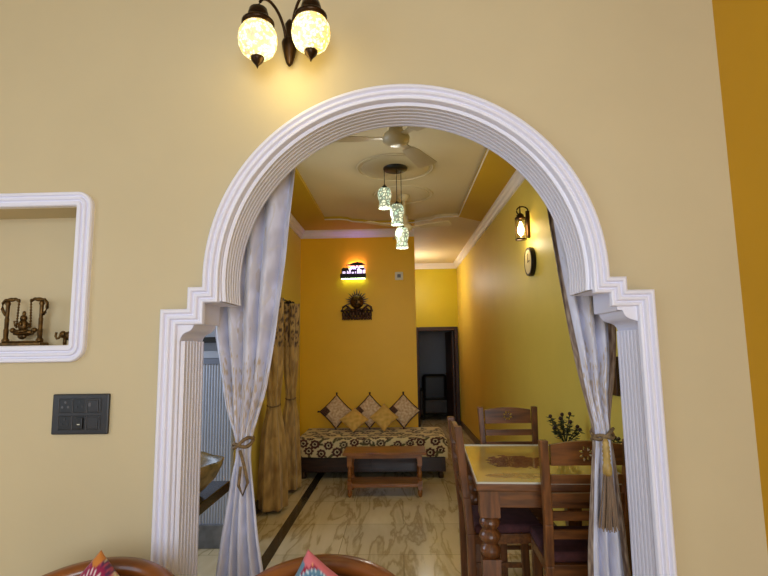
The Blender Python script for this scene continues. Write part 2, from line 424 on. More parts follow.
# inner room
XR0, XR1 = 1.13, 1.065                       # the right wall runs very slightly inwards
def xr(y): return lerp(XR0, XR1, (y - 1.95) / (9.1 - 1.95))
struct(MB().quadbox([(XR0, 1.95, 0), (1.4, 1.95, 0), (1.4, 9.3, 0), (xr(9.3), 9.3, 0), (XR0, 1.95, 3.1), (1.4, 1.95, 3.1), (1.4, 9.3, 3.1), (xr(9.3), 9.3, 3.1)]).build('wall_inner_right', M['yellow']))
struct(MB().box(-1.27, 0.21, 6.36, 9.1, 0, 3.1).build('wall_feature', M['amber']))
struct(MB().box(-1.50, -1.27, 3.835, 6.40, 0, 3.1).build('wall_inner_left', M['yellow']))
PD = 9.10
struct(MB().sheet([[(0.15, 0), (0.30, 0), (0.30, 1.735), (1.02, 1.735), (1.02, 0), (1.2, 0), (1.2, 3.1), (0.15, 3.1)]], fr, PD, PD + 0.12).build('wall_passage_end', M['passage']))
struct(MB().box(-2.75, -1.272, 3.79, 3.835, 0, 3.1).build('wall_washroom_back', M['grey_wall']))
wl = [(1.95, 0), (3.85, 0), (3.85, 3.1), (1.95, 3.1)]
struct(MB().sheet([wl, [(2.35, 1.1), (3.3, 1.1), (3.3, 2.4), (2.35, 2.4)]], lambda a, b, d: (d, a, b), -2.75, -2.65).build('wall_washroom_left', M['grey_wall']))
# room behind the far door
struct(MB().box(0.0, 1.6, 10.9, 11.0, 0, 2.6).build('wall_study_back', M['grey_wall']))
struct(MB().box(0.0, 0.1, 9.22, 10.9, 0, 2.6).build('wall_study_left', M['grey_wall']))
struct(MB().box(1.5, 1.6, 9.22, 10.9, 0, 2.6).build('wall_study_right', M['grey_wall']))
struct(MB().box(0.0, 1.6, 9.22, 11.0, 2.6, 2.7).build('ceiling_study', M['ceil']))
# tray ceiling
ZB, ZT = 2.93, 2.968
tray = [(-0.87, 1.96), (0.72, 1.96), (0.72, 5.78), (0.54, 5.78), (0.45, 5.82), (0.40, 5.90), (0.28, 5.94), (0.18, 6.02), (-0.33, 6.02), (-0.43, 5.94), (-0.55, 5.90), (-0.60, 5.82), (-0.69, 5.78), (-0.87, 5.78)]
ident = lambda a, b, d: (a, b, d)
struct(MB().sheet([[(-1.27, 1.95), (-0.87, 1.95)] + [tray[0]] + list(reversed(tray[2:]))[0:0] + [(-0.87, 5.78), (-0.69, 5.78), (-0.60, 5.82), (-0.55, 5.90), (-0.43, 5.94), (-0.33, 6.02), (0.18, 6.02), (0.21, 6.03), (0.21, 6.36), (-1.27, 6.36)]], ident, ZB, ZB + 0.045).build('ceiling_border_left', M['ceil_y']))
struct(MB().sheet([[(0.72, 1.95), (1.14, 1.95), (1.10, 6.1), (0.72, 5.78)]], ident, ZB, ZB + 0.045).build('ceiling_border_right', M['ceil_y']))
struct(MB().sheet([[(0.21, 5.995), (0.28, 5.94), (0.40, 5.90), (0.45, 5.82), (0.54, 5.78), (0.72, 5.78), (1.10, 6.1), (1.10, 9.1), (0.21, 9.1)]], ident, ZB, ZB + 0.045).build('ceiling_passage', M['ceil']))
struct(MB().box(-1.5, 1.3, 1.95, 9.2, ZT, 3.1).build('ceiling_tray', M['ceil']))
struct(MB().box(-2.75, -1.27, 1.95, 3.9, 2.93, 3.0).build('ceiling_washroom', M['ceil']))
tm = MB().tube([(x, y, ZB + 0.002) for x, y in tray], 0.007, 6)
struct(tm.build('trim_4', M['cornice'], smooth=True))
# cornices
def cornice(name, p0, p1, nrm):
    pr = [(0, 2.835), (0.014, 2.835), (0.018, 2.855), (0.034, 2.872), (0.040, 2.888), (0.062, 2.905), (0.066, ZB + .001), (0, ZB + .001)]
    mb = MB()
    r0 = [(p0[0] + nrm[0] * d, p0[1] + nrm[1] * d, z) for d, z in pr]; r1 = [(p1[0] + nrm[0] * d, p1[1] + nrm[1] * d, z) for d, z in pr]
    mb.loft([r0, r1], close_v=True); mb.bm.faces.new([mb.bm.verts.new(p) for p in r0]); mb.bm.faces.new([mb.bm.verts.new(p) for p in r1])
    return struct(mb.build(name, M['cornice']))
cornice('trim_5', (XR0, 1.95), (xr(9.1), 9.1), (-1, 0))
cornice('trim_6', (-1.27, 6.36), (0.21, 6.36), (0, -1))
cornice('trim_7', (-1.27, 3.80), (-1.27, 6.36), (1, 0))
cornice('trim_8', (0.21, PD), (xr(PD), PD), (0, -1))
# skirting
struct(MB().quadbox([(XR0 - .014, 1.96, 0), (XR0 + .01, 1.96, 0), (xr(9.1) + .01, 9.1, 0), (xr(9.1) - .014, 9.1, 0), (XR0 - .014, 1.96, .105), (XR0 + .01, 1.96, .105), (xr(9.1) + .01, 9.1, .105), (xr(9.1) - .014, 9.1, .105)]).build('baseboard_right', M['skirt']))
struct(MB().box(-1.275, -1.256, 3.81, 6.36, 0, .105).build('baseboard_left', M['skirt']))
# passage door: frame and open leaf
dr = struct(MB().box(0.27, 0.34, PD - .03, PD + .13, 0, 1.77).box(0.985, 1.05, PD - .03, PD + .13, 0, 1.77).box(0.34, 0.985, PD - .03, PD + .13, 1.70, 1.77).build('door_1', M['door'], bevel=.006))
lf = MB().quadbox([(0.985, PD + .10, .01), (0.945, PD + .10, .01), (0.885, PD + .74, .01), (0.925, PD + .745, .01), (0.985, PD + .10, 1.69), (0.945, PD + .10, 1.69), (0.885, PD + .74, 1.69), (0.925, PD + .745, 1.69)]).build('door_leaf', M['door'], dr, bevel=.004)
MB().tube([(0.90, PD + .67, .9), (0.872, PD + .67, .9), (0.872, PD + .60, .9)], .008).build('door_handle', M['brass'], dr)

# --- washroom corner seen through the left of the arch
nk = thing('folding_partition', 'pale grey ribbed plastic partition standing behind the left curtain', 'partition', (-1.9, 3.74, 0))
MB().box(-.72, .66, -.03, .05, 0, .16).build('tiled_plinth', M['tile'], nk, bevel=.004)
pb = MB(); x = -.72
while x < .65:
    pb.lathe([(.011, .16), (.011, 1.30)], (x, 0.0, 0), 8); x += .021
pb.box(-.72, .66, 0.0, .03, .16, 1.30); pb.build('ribbed_panel', M['pvc'], nk)
MB().box(-.72, .66, -.022, .04, 1.30, 1.345).build('lower_rail', M['pvc_dark'], nk, bevel=.004)
MB().box(-.72, .66, -.03, .05, 1.345, 1.40).build('top_rail', M['pvc'], nk, bevel=.004)
tag(MB().box(-2.6, -1.3, 3.62, 3.79, 1.46, 1.50).build('wall_shelf', M['black'], bevel=.003), 'dark narrow shelf on the wall above the ribbed grey partition', 'shelf')
ct = thing('basin_counter', 'black granite wash counter tucked behind the left arch jamb', 'counter', (-1.5, 2.17, 0))
MB().box(-.72, .70, -.215, .215, .755, .80).build('slab', M['granite'], ct, bevel=.004)
MB().box(-.70, -.62, -.19, .19, 0, .755).build('support', M['tile'], ct); MB().box(-.02, .06, -.19, .19, 0, .755).build('support', M['tile'], ct)
bw = MB(); rows = []
for r, h in ((.085, 0), (.12, .02), (.165, .07), (.19, .115), (.197, .140), (.188, .143), (.175, .12), (.14, .06), (.08, .025), (.01, .022)):
    rows.append([((r + .006 * math.sin(3 * a + 1) * (r > .15)) * math.cos(a), (r + .005 * math.sin(5 * a) * (r > .15)) * math.sin(a), h + (.010 * nz(2 * math.cos(a), 2 * math.sin(a), 3) if r > .17 else 0)) for a in [2 * PI * i / 40 for i in range(40)]])
bw.loft(rows, close_v=True); bw.bm.faces.new([bw.bm.verts.new(p) for p in rows[0]]); bw.bm.faces.new([bw.bm.verts.new(p) for p in rows[-1]])
tag(bw.build('stone_basin', M['stone'], smooth=True, loc=(-.955, 2.13, .80)), 'mottled olive stone bowl basin standing on the black granite counter', 'basin')

# ================================================================== LAMPS
# --- twin wall light over the arch
sc = thing('wall_sconce', 'twin bronze wall light with two glowing amber mosaic globes above the arch', 'wall lamp', (-0.388, D, 2.53))
bp = MB()
bp.lathe([(.004, -.088), (.012, -.078), (.02, -.05), (.026, -.02), (.03, .0), (.026, .012), (.016, .022), (.014, .05), (.018, .075), (.010, .09), (.003, .098)], (0, -.034, -.005), 14)
bp.box(-.012, .012, -.03, 0, -.04, .04); bp.build('back_plate', M['bronze'], sc, smooth=True)
for sx, dz in ((-.085, .0), (.100, .018)):
    sc_pts = []
    for i in range(15):
        t = i / 14; a = lerp(-PI * .55, PI, t)
        pass
    p0, p3 = Vector((math.copysign(.012, sx), -.045, .0)), Vector((sx, -.15, .055 + dz))
    p1, p2 = Vector((sx * .10, -.08, .09 + dz)), Vector((sx * .90, -.15, .15 + dz))
    pts = [((1 - t) ** 3) * p0 + 3 * ((1 - t) ** 2) * t * p1 + 3 * (1 - t) * t * t * p2 + t ** 3 * p3 for t in [i / 18 for i in range(19)]]
    MB().tube(pts, .0055, 8).build('arm', M['bronze'], sc, smooth=True)
    c = (sx, -.15, dz - .058)
    sh = MB().lathe([(.040, .052), (.054, .040), (.064, .020), (.067, -.004), (.064, -.028), (.054, -.050), (.038, -.064), (.020, -.072), (.006, -.074)], c, 32).build('globe_shade', M['glass_sconce'], sc, smooth=True)
    MB().lathe([(.048, .046), (.056, .052), (.056, .060), (.048, .068), (.034, .074), (.036, .088), (.031, .108), (.014, .116), (.008, .124)], c, 24).build('cap', M['bronze'], sh, smooth=True)
    MB().lathe([(.001, -.110), (.005, -.100), (.014, -.090), (.022, -.079), (.024, -.070), (.012, -.064)], c, 18).build('finial', M['bronze'], sh, smooth=True)
light('sconce_glow', 'POINT', (-0.38, D - .15, 2.37), 0.9, (1.0, .80, .28), radius=.05)

# --- three-shade pendant
pd = thing('pendant_lamp', 'pendant cluster of three glowing white mosaic shades on a round black canopy', 'pendant lamp', (-0.012, 4.20, ZT - .005))
MB().lathe([(.105, 0), (.107, -.012), (.10, -.022), (.02, -.024)], n=32).build('canopy', M['black'], pd, smooth=True)
for x, zt, y in ((-.097, 2.775, -.02), (.008, 2.625, -.03), (.047, 2.435, .03)):
    zt -= ZT - .005
    MB().tube([(x, y, -.02), (x, y, zt + .02)], .0035, 6).build('cord', M['black'], pd)
    s_ = MB().lathe([(.020, 0), (.046, -.008), (.058, -.035), (.060, -.065), (.052, -.105), (.045, -.130), (.050, -.155), (.054, -.180), (.050, -.181), (.046, -.155), (.04, -.13)], (x, y, zt), 28).build('glass_shade', M['glass_pend'], pd, smooth=True)
    MB().lathe([(.022, -.004), (.022, .012), (.012, .02), (.006, .03)], (x, y, zt), 16).build('cap', M['black'], s_)
    light('pendant_glow', 'POINT', (-0.012 + x, 4.20 + y, zt + ZT - .24), 4.2, (1.0, .96, .82), radius=.04)

# --- lantern on the right wall
ln = thing('wall_lantern', 'lit bronze lantern hanging from a scroll bracket on the yellow right wall', 'wall lamp', (xr(4.15), 4.15, 2.42))
MB().lathe([(.0, -.12), (.022, -.112), (.022, .112), (.0, .12)], (-.008, 0, 0), 14, cap=False).build('back_plate', M['bronze'], ln)
ar = [(-.012, 0, .02), (-.012, 0, .11)] + [(-.055 + .048 * math.cos(a), 0, .115 + .038 * math.sin(a)) for a in [PI * i / 10 for i in range(1, 16)]]
MB().tube(ar, .006, 8).build('scroll_arm', M['bronze'], ln, smooth=True)
c = (-.075, 0, 0)
MB().lathe([(.044, .045), (.046, .055), (.030, .068), (.032, .078), (.020, .09), (.006, .1), (.004, .16)], c, 20).build('lantern_cap', M['bronze'], ln, smooth=True)
MB().lathe([(.046, -.135), (.048, -.125), (.036, -.12)], c, 20).build('lantern_base', M['bronze'], ln, smooth=True)
for k in range(6):
    a = 2 * PI * k / 6
    MB().tube([(c[0] + .043 * math.cos(a), .043 * math.sin(a), -.125), (c[0] + .043 * math.cos(a), .043 * math.sin(a), .046)], .003, 6).build('cage_bar', M['bronze'], ln)
MB().lathe([(.006, -.10), (.022, -.075), (.026, -.045), (.018, -.01), (.008, .02)], c, 18).build('bulb', M['bulb'], ln, smooth=True)
light('lantern_glow', 'POINT', (xr(4.15) - .10, 4.15, 2.25), 2.2, (1.0, .84, .55), radius=.05)

# --- tube light in the passage, on the hidden side of the feature wall
tl = thing('tube_light', 'white tube light glowing high on the passage wall past the amber wall', 'wall lamp', (0.21, 8.35, 2.62))
MB().box(0, .012, -.32, .32, -.02, .02).build('batten', M['white_pl'], tl)
MB().lathe([(.009, -.31), (.009, .31)], (.022, 0, 0), 12, axis='y').build('tube', M['tube'], tl)
light('passage_light', 'POINT', (0.31, 8.2, 2.46), 12, (1.0, .98, .92), radius=.10)

# --- clock seen edge-on under the lantern
ck = thing('wall_clock', 'round dark-rimmed wall clock below the lantern on the yellow right wall', 'clock', (xr(4.12), 4.12, 2.095))
MB().lathe([(.095, -.035), (.118, -.038), (.122, -.02), (.118, 0), (.09, 0)], n=36, axis='x', cap=True).build('rim', M['iron'], ck, smooth=False)
MB().lathe([(.10, -.0375), (.10, -.036)], n=36, axis='x').build('dial', M['dialw'], ck)
MB().box(-.0405, -.038, -.004, .004, -.01, .07).box(-.0405, -.038, -.055, .01, -.004, .004).build('hand', M['black'], ck)

# --- ceiling fans
def make_fan(loc, rz, label, rod):
    t = thing('ceiling_fan', label, 'ceiling fan', loc, rz, 'ceiling fans')
    MB().lathe([(.06, 0), (.06, -.02), (.035, -.06), (.015, -.07)], n=24).build('ceiling_cup', M['fan'], t, smooth=True)
    MB().lathe([(.012, -.05), (.012, -rod)], n=12).build('down_rod', M['fan'], t)
    MB().lathe([(.02, -rod + .09), (.034, -rod + .08), (.042, -rod + .01), (.052, -rod), (.070, -rod - .012), (.080, -rod - .034), (.077, -rod - .056), (.056, -rod - .068), (.052, -rod - .074), (.02, -rod - .078)], n=32).build('motor', M['fan'], t, smooth=True)
    for k in range(3):
        a = 2 * PI * k / 3; z = -rod - .045
        f = lambda u, v, d: (u * math.cos(a) - v * math.sin(a), u * math.sin(a) + v * math.cos(a), z + d - v * .12)
        b_ = MB().sheet([[(.16, -.035), (.22, -.050), (.47, -.066), (.485, -.055), (.485, .055), (.47, .066), (.22, .050), (.16, .035)]], f, 0, .004).build('blade', M['fan_blade'], t)
        MB().sheet([[(.08, -.018), (.2, -.022), (.2, .022), (.08, .018)]], f, .004, .009).build('blade_bracket', M['fan'], b_)
    return t
fan1 = make_fan((0.0, 2.80, ZT), math.radians(64), 'ivory three-blade ceiling fan nearest the arch, in front of the pendant lamp', .31)
dup(fan1, (0.07, 5.0, ZT), math.radians(-22), 'ivory three-blade ceiling fan farther back, behind the hanging pendant shades')
for i, (x, y, r) in enumerate(((-.012, 4.22, .33), (0.06, 5.0, .30), (0.0, 2.8, .3))):
    ms = MB()
    for rr, tr_ in ((r, .011),):
        ms.tube([(x + rr * math.cos(a), y + rr * math.sin(a), ZT) for a in [2 * PI * k / 64 for k in range(64)]], tr_, 6, closed=True)
    ms.lathe([(r * .9, ZT), (r * .88, ZT - .006), (r * .5, ZT - .009), (.06, ZT - .008)], (x, y, 0), 48)
    struct(ms.build('trim_%d' % (9 + i), M['ceil'], smooth=True))

# --- lit animal silhouette and sun sculpture on the feature wall
al = thing('silhouette_lamp', 'backlit dark savanna silhouette lamp with trees and animals high on amber wall', 'wall lamp', (-0.583, 6.36, 2.30))
MB().sheet([[(-.150, .01), (.150, .01), (.152, .07), (.155, .12), (.12, .15), (.05, .155), (-.02, .15), (-.04, .125), (-.075, .122), (-.11, .132), (-.148, .12), (-.155, .06)]], lambda a, b, d: (a, d, b), -.024, -.004).build('halo_plate', M['halo_white'], al)  # glowing plate added to imitate the white halo on the wall
sil = MB()
fz = lambda a, b, d: (a, d, b)
sil.sheet([[(-.165, -.005), (.165, -.005), (.165, .055), (-.165, .055)]], fz, -.062, -.03)
sil.sheet([[(-.09, .165), (-.02, .185), (.05, .205), (.12, .195), (.155, .17), (.12, .16), (.05, .158), (-.02, .155)]], fz, -.062, -.048)
sil.sheet([[(.035, .05), (.045, .05), (.055, .11), (.09, .165), (.075, .165), (.05, .125), (.03, .165), (.018, .165), (.04, .11)]], fz, -.062, -.048)
sil.sheet([[(.075, .115), (.10, .13), (.14, .128), (.16, .105), (.12, .10)]], fz, -.062, -.048)
sil.sheet([[(.115, .05), (.123, .05), (.126, .11), (.118, .11)]], fz, -.062, -.048)
def beast(x, s):
    p = [(0, 0), (.012, 0), (.014, .03), (.045, .03), (.047, 0), (.06, 0), (.063, .04), (.078, .03), (.085, .01), (.09, .012), (.086, .05), (.07, .07), (.05, .068), (.02, .072), (.002, .055)]
    sil.sheet([[(x + a * s, .05 + b * s) for a, b in p]], fz, -.062, -.048)
beast(-.15, 1.15); beast(-.03, .9)
sil.build('silhouette', M['iron'], al)
MB().box(-.07, .13, -.046, -.030, .168, .174).build('upper_led_strip', M['led_pink'], al)
MB().box(-.15, .15, -.046, -.032, -.012, -.006).build('lower_led_strip', M['led_lime'], al)

sn = thing('sun_sculpture', 'dark copper sun face sculpture with rows of figures below the silhouette lamp', 'wall sculpture', (-0.54, 6.36, 1.76))
MB().lathe([(.088, 0), (.088, -.02), (.07, -.045), (.035, -.062), (.01, -.066)], (0, 0, .235), 24, axis='y').build('face', M['brass'], sn, smooth=True)
fm = MB()
fm.ball((0, -.07, .235), .016, 8, (1, 1, 1.8)).ball((-.03, -.058, .255), .012, 8, (1.5, .6, .7)).ball((.03, -.058, .255), .012, 8, (1.5, .6, .7)).ball((0, -.062, .195), .012, 8, (2.2, .7, .7))
fm.build('features', M['bronze'], sn, smooth=True)
ry = MB()
for k in range(15):
    a = lerp(-.25, PI + .25, k / 14); r1 = .155 if k % 2 == 0 else .13
    if k == 7: r1 = .175
    ry.sheet([[(.085 * math.cos(a - .12), .235 + .085 * math.sin(a - .12)), (r1 * math.cos(a), .235 + r1 * math.sin(a)), (.085 * math.cos(a + .12), .235 + .085 * math.sin(a + .12))]], fz, -.022, -.004)
ry.build('ray_crown', M['sculpt'], sn)
hs = MB()
for k in range(9):
    x = lerp(-.17, .17, k / 8); s = 1 if x >= 0 else -1
    hs.ball((x, -.03, .085 - abs(x) * .1), .026, 10, (.9, 1, 1.7)).ball((x + s * .014, -.05, .135 - abs(x) * .1), .017, 8, (1.4, 1, 1))
    hs.tube([(x - .008, -.03, .06), (x - .014, -.035, .004)], .007, 6).tube([(x + .010, -.03, .06), (x + .014, -.035, .0)], .007, 6)
for s in (-1, 1):
    hs.tube([(s * .09, -.02, .15), (s * .14, -.03, .19), (s * .18, -.02, .165), (s * .185, -.02, .13)], .014, 8)
    hs.tube([(s * .05, -.02, .12), (s * .11, -.03, .16), (s * .15, -.02, .13)], .012, 8)
hs.box(-.09, .09, -.02, 0, .06, .15)
for k in range(11): hs.ball((lerp(-.165, .165, k / 10), -.03, .028), .018, 8, (1, .8, 1.2))
hs.build('figures', M['sculpt'], sn, smooth=True)
dp = thing('wall_switch', 'small ivory switch plate near the right end of amber wall', 'switch', (0.004, 6.36, 2.32))
MB().box(-.052, .052, -.012, 0, -.052, .052).build('plate', M['white_pl'], dp, bevel=.006)
MB().box(-.022, .022, -.017, -.012, -.022, .022).build('button', M['charcoal_l'], dp, bevel=.004)

# ================================================================== FURNITURE
# --- dining chair
def make_chair(loc, rz, label):
    t = thing('dining_chair', label, 'chair', loc, rz, 'wooden dining chairs around the table')
    W, Hh = .19, .985                       # half width at the posts, height; the back stands at y=0, the seat reaches to +y
    for s in (-1, 1):
        mb = MB(); xs = s * (W - .018)
        pts = [(xs, .02, 0), (xs, .016, .44), (xs, .0, .62), (xs * 1.08, -.035, Hh)]
        for a, b in zip(pts, pts[1:]): mb.bar(a, b, .036, .042)
        mb.build('back_post', M['wood'], t, bevel=.004)
    for s in (-1, 1):
        MB().bar((s * (W - .05), .365, 0), (s * (W - .05), .36, .425), .038, .038, .042, .042).build('front_leg', M['wood'], t, bevel=.003)
    yb = lambda z: lerp(.0, -.035, (z - .62) / (Hh - .62)) if z > .62 else lerp(.016, .0, (z - .44) / .18)
    xi = W - .034
    z0, z1 = .875, .965
    top = [(-xi, z0)] + [(xi, z0), (xi, z1)] + [(lerp(xi, -xi, i / 12), z1 + .016 * math.sin(PI * i / 12)) for i in range(1, 12)] + [(-xi, z1)]
    holes = []
    for k in range(8):
        a = 2 * PI * k / 8 + PI / 8; c0, c1 = .010, .036
        ca, sa = math.cos(a), math.sin(a); cx, cz = 0, .926
        holes.append([(cx + c0 * ca, cz + c0 * sa), (cx + .024 * ca - .007 * sa, cz + .024 * sa + .007 * ca), (cx + c1 * ca, cz + c1 * sa), (cx + .024 * ca + .007 * sa, cz + .024 * sa - .007 * ca)])
    MB().sheet([top] + holes, lambda a, b, d: (a, yb(b) + d, b), -.012, .012).build('top_rail', M['wood_x'], t)
    for z in (.795, .715, .635, .555):
        MB().quadbox([(-xi, yb(z) - .009, z), (xi, yb(z) - .009, z), (xi, yb(z) + .009, z), (-xi, yb(z) + .009, z)] + [(-xi, yb(z + .038) - .009, z + .038), (xi, yb(z + .038) - .009, z + .038), (xi, yb(z + .038) + .009, z + .038), (-xi, yb(z + .038) + .009, z + .038)]).build('slat', M['wood_x'], t)
    MB().quadbox([(-W + .014, .03, .385), (W - .014, .03, .385), (W - .03, .38, .385), (-W + .03, .38, .385), (-W + .014, .03, .435), (W - .014, .03, .435), (W - .03, .38, .435), (-W + .03, .38, .435)]).build('seat_frame', M['wood_x'], t, bevel=.003)
    MB().quadbox([(-W + .01, .040, .436), (W - .01, .040, .436), (W - .026, .395, .436), (-W + .026, .395, .436), (-W + .01, .040, .482), (W - .01, .040, .482), (W - .026, .395, .482), (-W + .026, .395, .482)]).build('seat', M['seat'], t, bevel=.018, segs=3)
    MB().box(-W + .04, W - .04, .20, .222, .14, .165).box(-W + .024, -W + .044, .03, .36, .14, .165).box(W - .044, W - .024, .03, .36, .14, .165).build('stretcher', M['wood_x'], t)
    return t
ch = make_chair((.735, 3.53, 0), PI, 'wooden dining chair at the far end of the table, its back before the yellow wall')
dup(ch, (.812, 2.335, 0), 0.0, 'wooden dining chair nearest the right curtain, pushed in at the near table end')
dup(ch, (.332, 2.905, 0), -PI / 2, 'wooden dining chair seen edge-on along the left side of the table')

# --- dining table
tb = thing('dining_table', 'wooden dining table with turned legs and a glass-covered print top with painted yellow reflection', 'table', (.722, 2.85, 0), math.radians(-3.2))
hx, hy = .355, .455
MB().box(-hx, hx, -hy, hy, .735, .770).build('tabletop', M['wood_x'], tb, bevel=.006)
def tprint_refl(u, v):
    x, y = (u - .5) * 2 * hx, (v - .5) * 2 * hy
    base = mixc((222, 196, 104), (206, 176, 84), .5 + .6 * nz(x * 7, y * 7, 1))  # yellow base paints in the yellow wall's reflection on the glass
    ex, ey = (x + .09) / .155, (y + .0) / .15
    r = math.sqrt(ex * ex + ey * ey)
    if r < 1 + .35 * nz(x * 30, y * 30, 3):
        base = mixc((96, 52, 30), (170, 120, 74), .5 + .9 * nz(x * 40, y * 40, 5))
    ey2 = (y + .31) / .055; ex2 = (x + .10) / .2
    if ex2 * ex2 + ey2 * ey2 < 1: base = mixc(base, (150, 100, 40), .6 + .6 * nz(x * 30, y * 30, 9))
    return base
grid('print_and_reflection', 70, 90, lambda u, v: ((u - .5) * 2 * hx, (v - .5) * 2 * hy, .7725), tprint_refl, M['table_print_refl'], tb)
MB().box(-hx, hx, -hy, -hy + .006, .7705, .778).box(-hx, -hx + .006, -hy, hy, .7705, .778).box(hx - .006, hx, -hy, hy, .7705, .778).box(-hx, hx, hy - .006, hy, .7705, .778).build('glass_edge', M['white_pl'], tb)
MB().box(-hx + .03, hx - .03, -hy + .035, -hy + .06, .655, .735).box(-hx + .03, hx - .03, hy - .06, hy - .035, .655, .735).box(-hx + .035, -hx + .06, -hy + .03, hy - .03, .655, .735).box(hx - .06, hx - .035, -hy + .03, hy - .03, .655, .735).build('apron', M['wood_x'], tb, bevel=.004)
for sx in (-1, 1):
    for sy in (-1, 1):
        lg = MB(); x, y = sx * (hx - .06), sy * (hy - .06)
        lg.box(x - .046, x + .046, y - .046, y + .046, .615, .735)
        pr_ = []
        for z0, z1, r in ((.555, .615, .048), (.493, .555, .050), (.430, .493, .048)):
            for i in range(7): pr_.append((.028 + (r - .028) * math.sin(PI * (i + .35) / 6.7), lerp(z0, z1, i / 6)))
        pr_.sort(key=lambda q: q[1])
        lg.lathe(pr_, (x, y, 0), 22)
        lg.bar((x, y, 0), (x, y, .430), .062, .062, .084, .084)
        lg.build('leg', M['wood'], tb, bevel=.003)

# --- dark leafy plants on the table
def plant(name, loc, s, label, seed):
    t = thing(name, label, 'plant', loc, 0, 'dark leafy plants on the table'); rnd = random.Random(seed)
    MB().lathe([(.022 * s, 0), (.030 * s, .03 * s), (.034 * s, .05 * s), (.028 * s, .05 * s), (.02 * s, .046 * s)], n=18).build('pot', M['pot'], t, smooth=True)
    lv = MB(); st = MB(); br = MB()
    for k in range(9):
        a = 2 * PI * k / 9 + rnd.uniform(-.2, .2); l = rnd.uniform(.05, .085) * s; h = rnd.uniform(.10, .2) * s
        tip = Vector((l * math.cos(a), l * math.sin(a), h))
        st.tube([(0, 0, .04 * s), (tip.x * .4, tip.y * .4, h * .6), tip], .003 * s, 5)
        MB().ball(tip + Vector((0, 0, .006)), .011 * s, 8).build('flower_head', M['berry'], t, smooth=True)
        for j in range(16):
            b = rnd.uniform(0, 2 * PI); p = tip * rnd.uniform(.5, 1.0); d = Vector((math.cos(b), math.sin(b), rnd.uniform(-.3, .6))).normalized() * .030 * s
            n_ = d.cross(Vector((0, 0, 1))).normalized() * .012 * s
            v = [lv.bm.verts.new(q) for q in (p, p + d * .5 + n_, p + d, p + d * .5 - n_)]; lv.bm.faces.new(v)
    st.build('stem', M['leaf'], t); pass
    o = lv.build('leaves', M['leaf'], t); m = o.modifiers.new('thick', 'SOLIDIFY'); m.thickness = .0015
plant('potted_plant', (.965, 3.06, .775), 1.05, 'small dark leafy plant on the table left of the right curtain', 3)
plant('potted_plant', (1.02, 2.60, .775), .85, 'small dark plant peeking out right of the right curtain above the chair', 5)
tag(MB().box(1.10, 1.125, 2.62, 2.76, 1.14, 1.34).build('wall_box', M['door'], bevel=.004), 'small dark box on the yellow wall just right of the right curtain', 'box')

# --- diwan bed
bd = thing('diwan_bed', 'low dark wood diwan with a cream floral spread against the amber wall', 'bed', (-0.33, 5.96, 0))
bx, by = .80, .37
MB().box(-bx, bx, -by, by, .07, .25).build('bed_box', M['wood_dark'], bd, bevel=.006)
MB().box(-bx + .04, -.01, -by - .008, -by, .09, .22).build('drawer_front', M['wood_dark'], bd, bevel=.003)
MB().box(.01, bx - .04, -by - .008, -by, .09, .22).build('drawer_front', M['wood_dark'], bd, bevel=.003)
for sx in (-1, 1):
    for sy in (-1, 1):
        MB().lathe([(.028, 0), (.034, .03), (.026, .05), (.034, .07)], (sx * (bx - .05), sy * (by - .05), 0), 16).build('leg', M['wood_dark'], bd)
MB().box(-bx, bx, -by, by, .25, .420).build('mattress', M['mattress'], bd, bevel=.03)
rf = random.Random(11); flowers = []
for row, yy in enumerate((.06, .17, .28, .42, .56, .70, .86)):
    for k in range(12):
        flowers.append(((k + .5 * (row % 2)) * .145 + rf.uniform(-.025, .025), yy + rf.uniform(-.03, .03), rf.choice((0, 0, 1)), rf.uniform(.046, .060), rf.uniform(0, 6)))
CREAM, MAR, OLV = (232, 216, 172), (82, 40, 34), (92, 84, 52)
def spread_col(u, v):
    x, y = u * 1.66, v * 1.0
    c = mixc(CREAM, (214, 192, 138), .4 + .5 * nz(x * 5, y * 5))
    for fx, fy, ty, r, ph in flowers:
        dx, dy = x - fx, y - fy; d = math.hypot(dx, dy)
        if d < r * 1.15:
            a = math.atan2(dy, dx) + ph
            edge = r * (.82 + .2 * abs(math.cos(4 * a)))
            if d < edge:
                if d < .30 * r: return (60, 26, 22)
                if d < .45 * r: return CREAM
                return MAR if ty == 0 else (96, 78, 58)
        # leaf beside each flower
        lx, ly = x - fx - .098 * math.cos(ph), y - fy - .07 * math.sin(ph)
        q = lx * math.cos(ph) + ly * math.sin(ph); w_ = -lx * math.sin(ph) + ly * math.cos(ph)
        if (q / .045) ** 2 + (w_ / .016) ** 2 < 1: return OLV
        if abs(w_) < .005 and -.1 < q < .05: return (116, 100, 66)
    return c
def spread_pos(u, v):                        # drapes over the front edge: v 0 hem, 1 at the wall
    x = lerp(-bx - .01, bx + .025, u); L = .20
    s = v * 1.0
    sag = .006 * math.sin(x * 9) * (1 - min(1, s / .25))
    if s < L: y, z = -by - .016 - sag - .004 * math.sin(x * 23), lerp(.235, .405, s / L) + .006 * math.sin(x * 6 + 1) * (1 - s / L)
    elif s < L + .06:
        a = (s - L) / .06 * PI / 2; y, z = -by - .016 + .03 * math.sin(a) * 1.0, .405 + .022 * (math.sin(a))
    else: y, z = lerp(-by + .014, by - .005, (s - L - .06) / (1 - L - .06)), .427 + .004 * nz(x * 3, s * 4)
    dr_ = max(0.0, (x - bx + .03) / .055)
    return (x, y, z - .03 * dr_ ** 2)
grid('bedspread', 200, 120, spread_pos, spread_col, M['cloth'], bd, thick=.004)

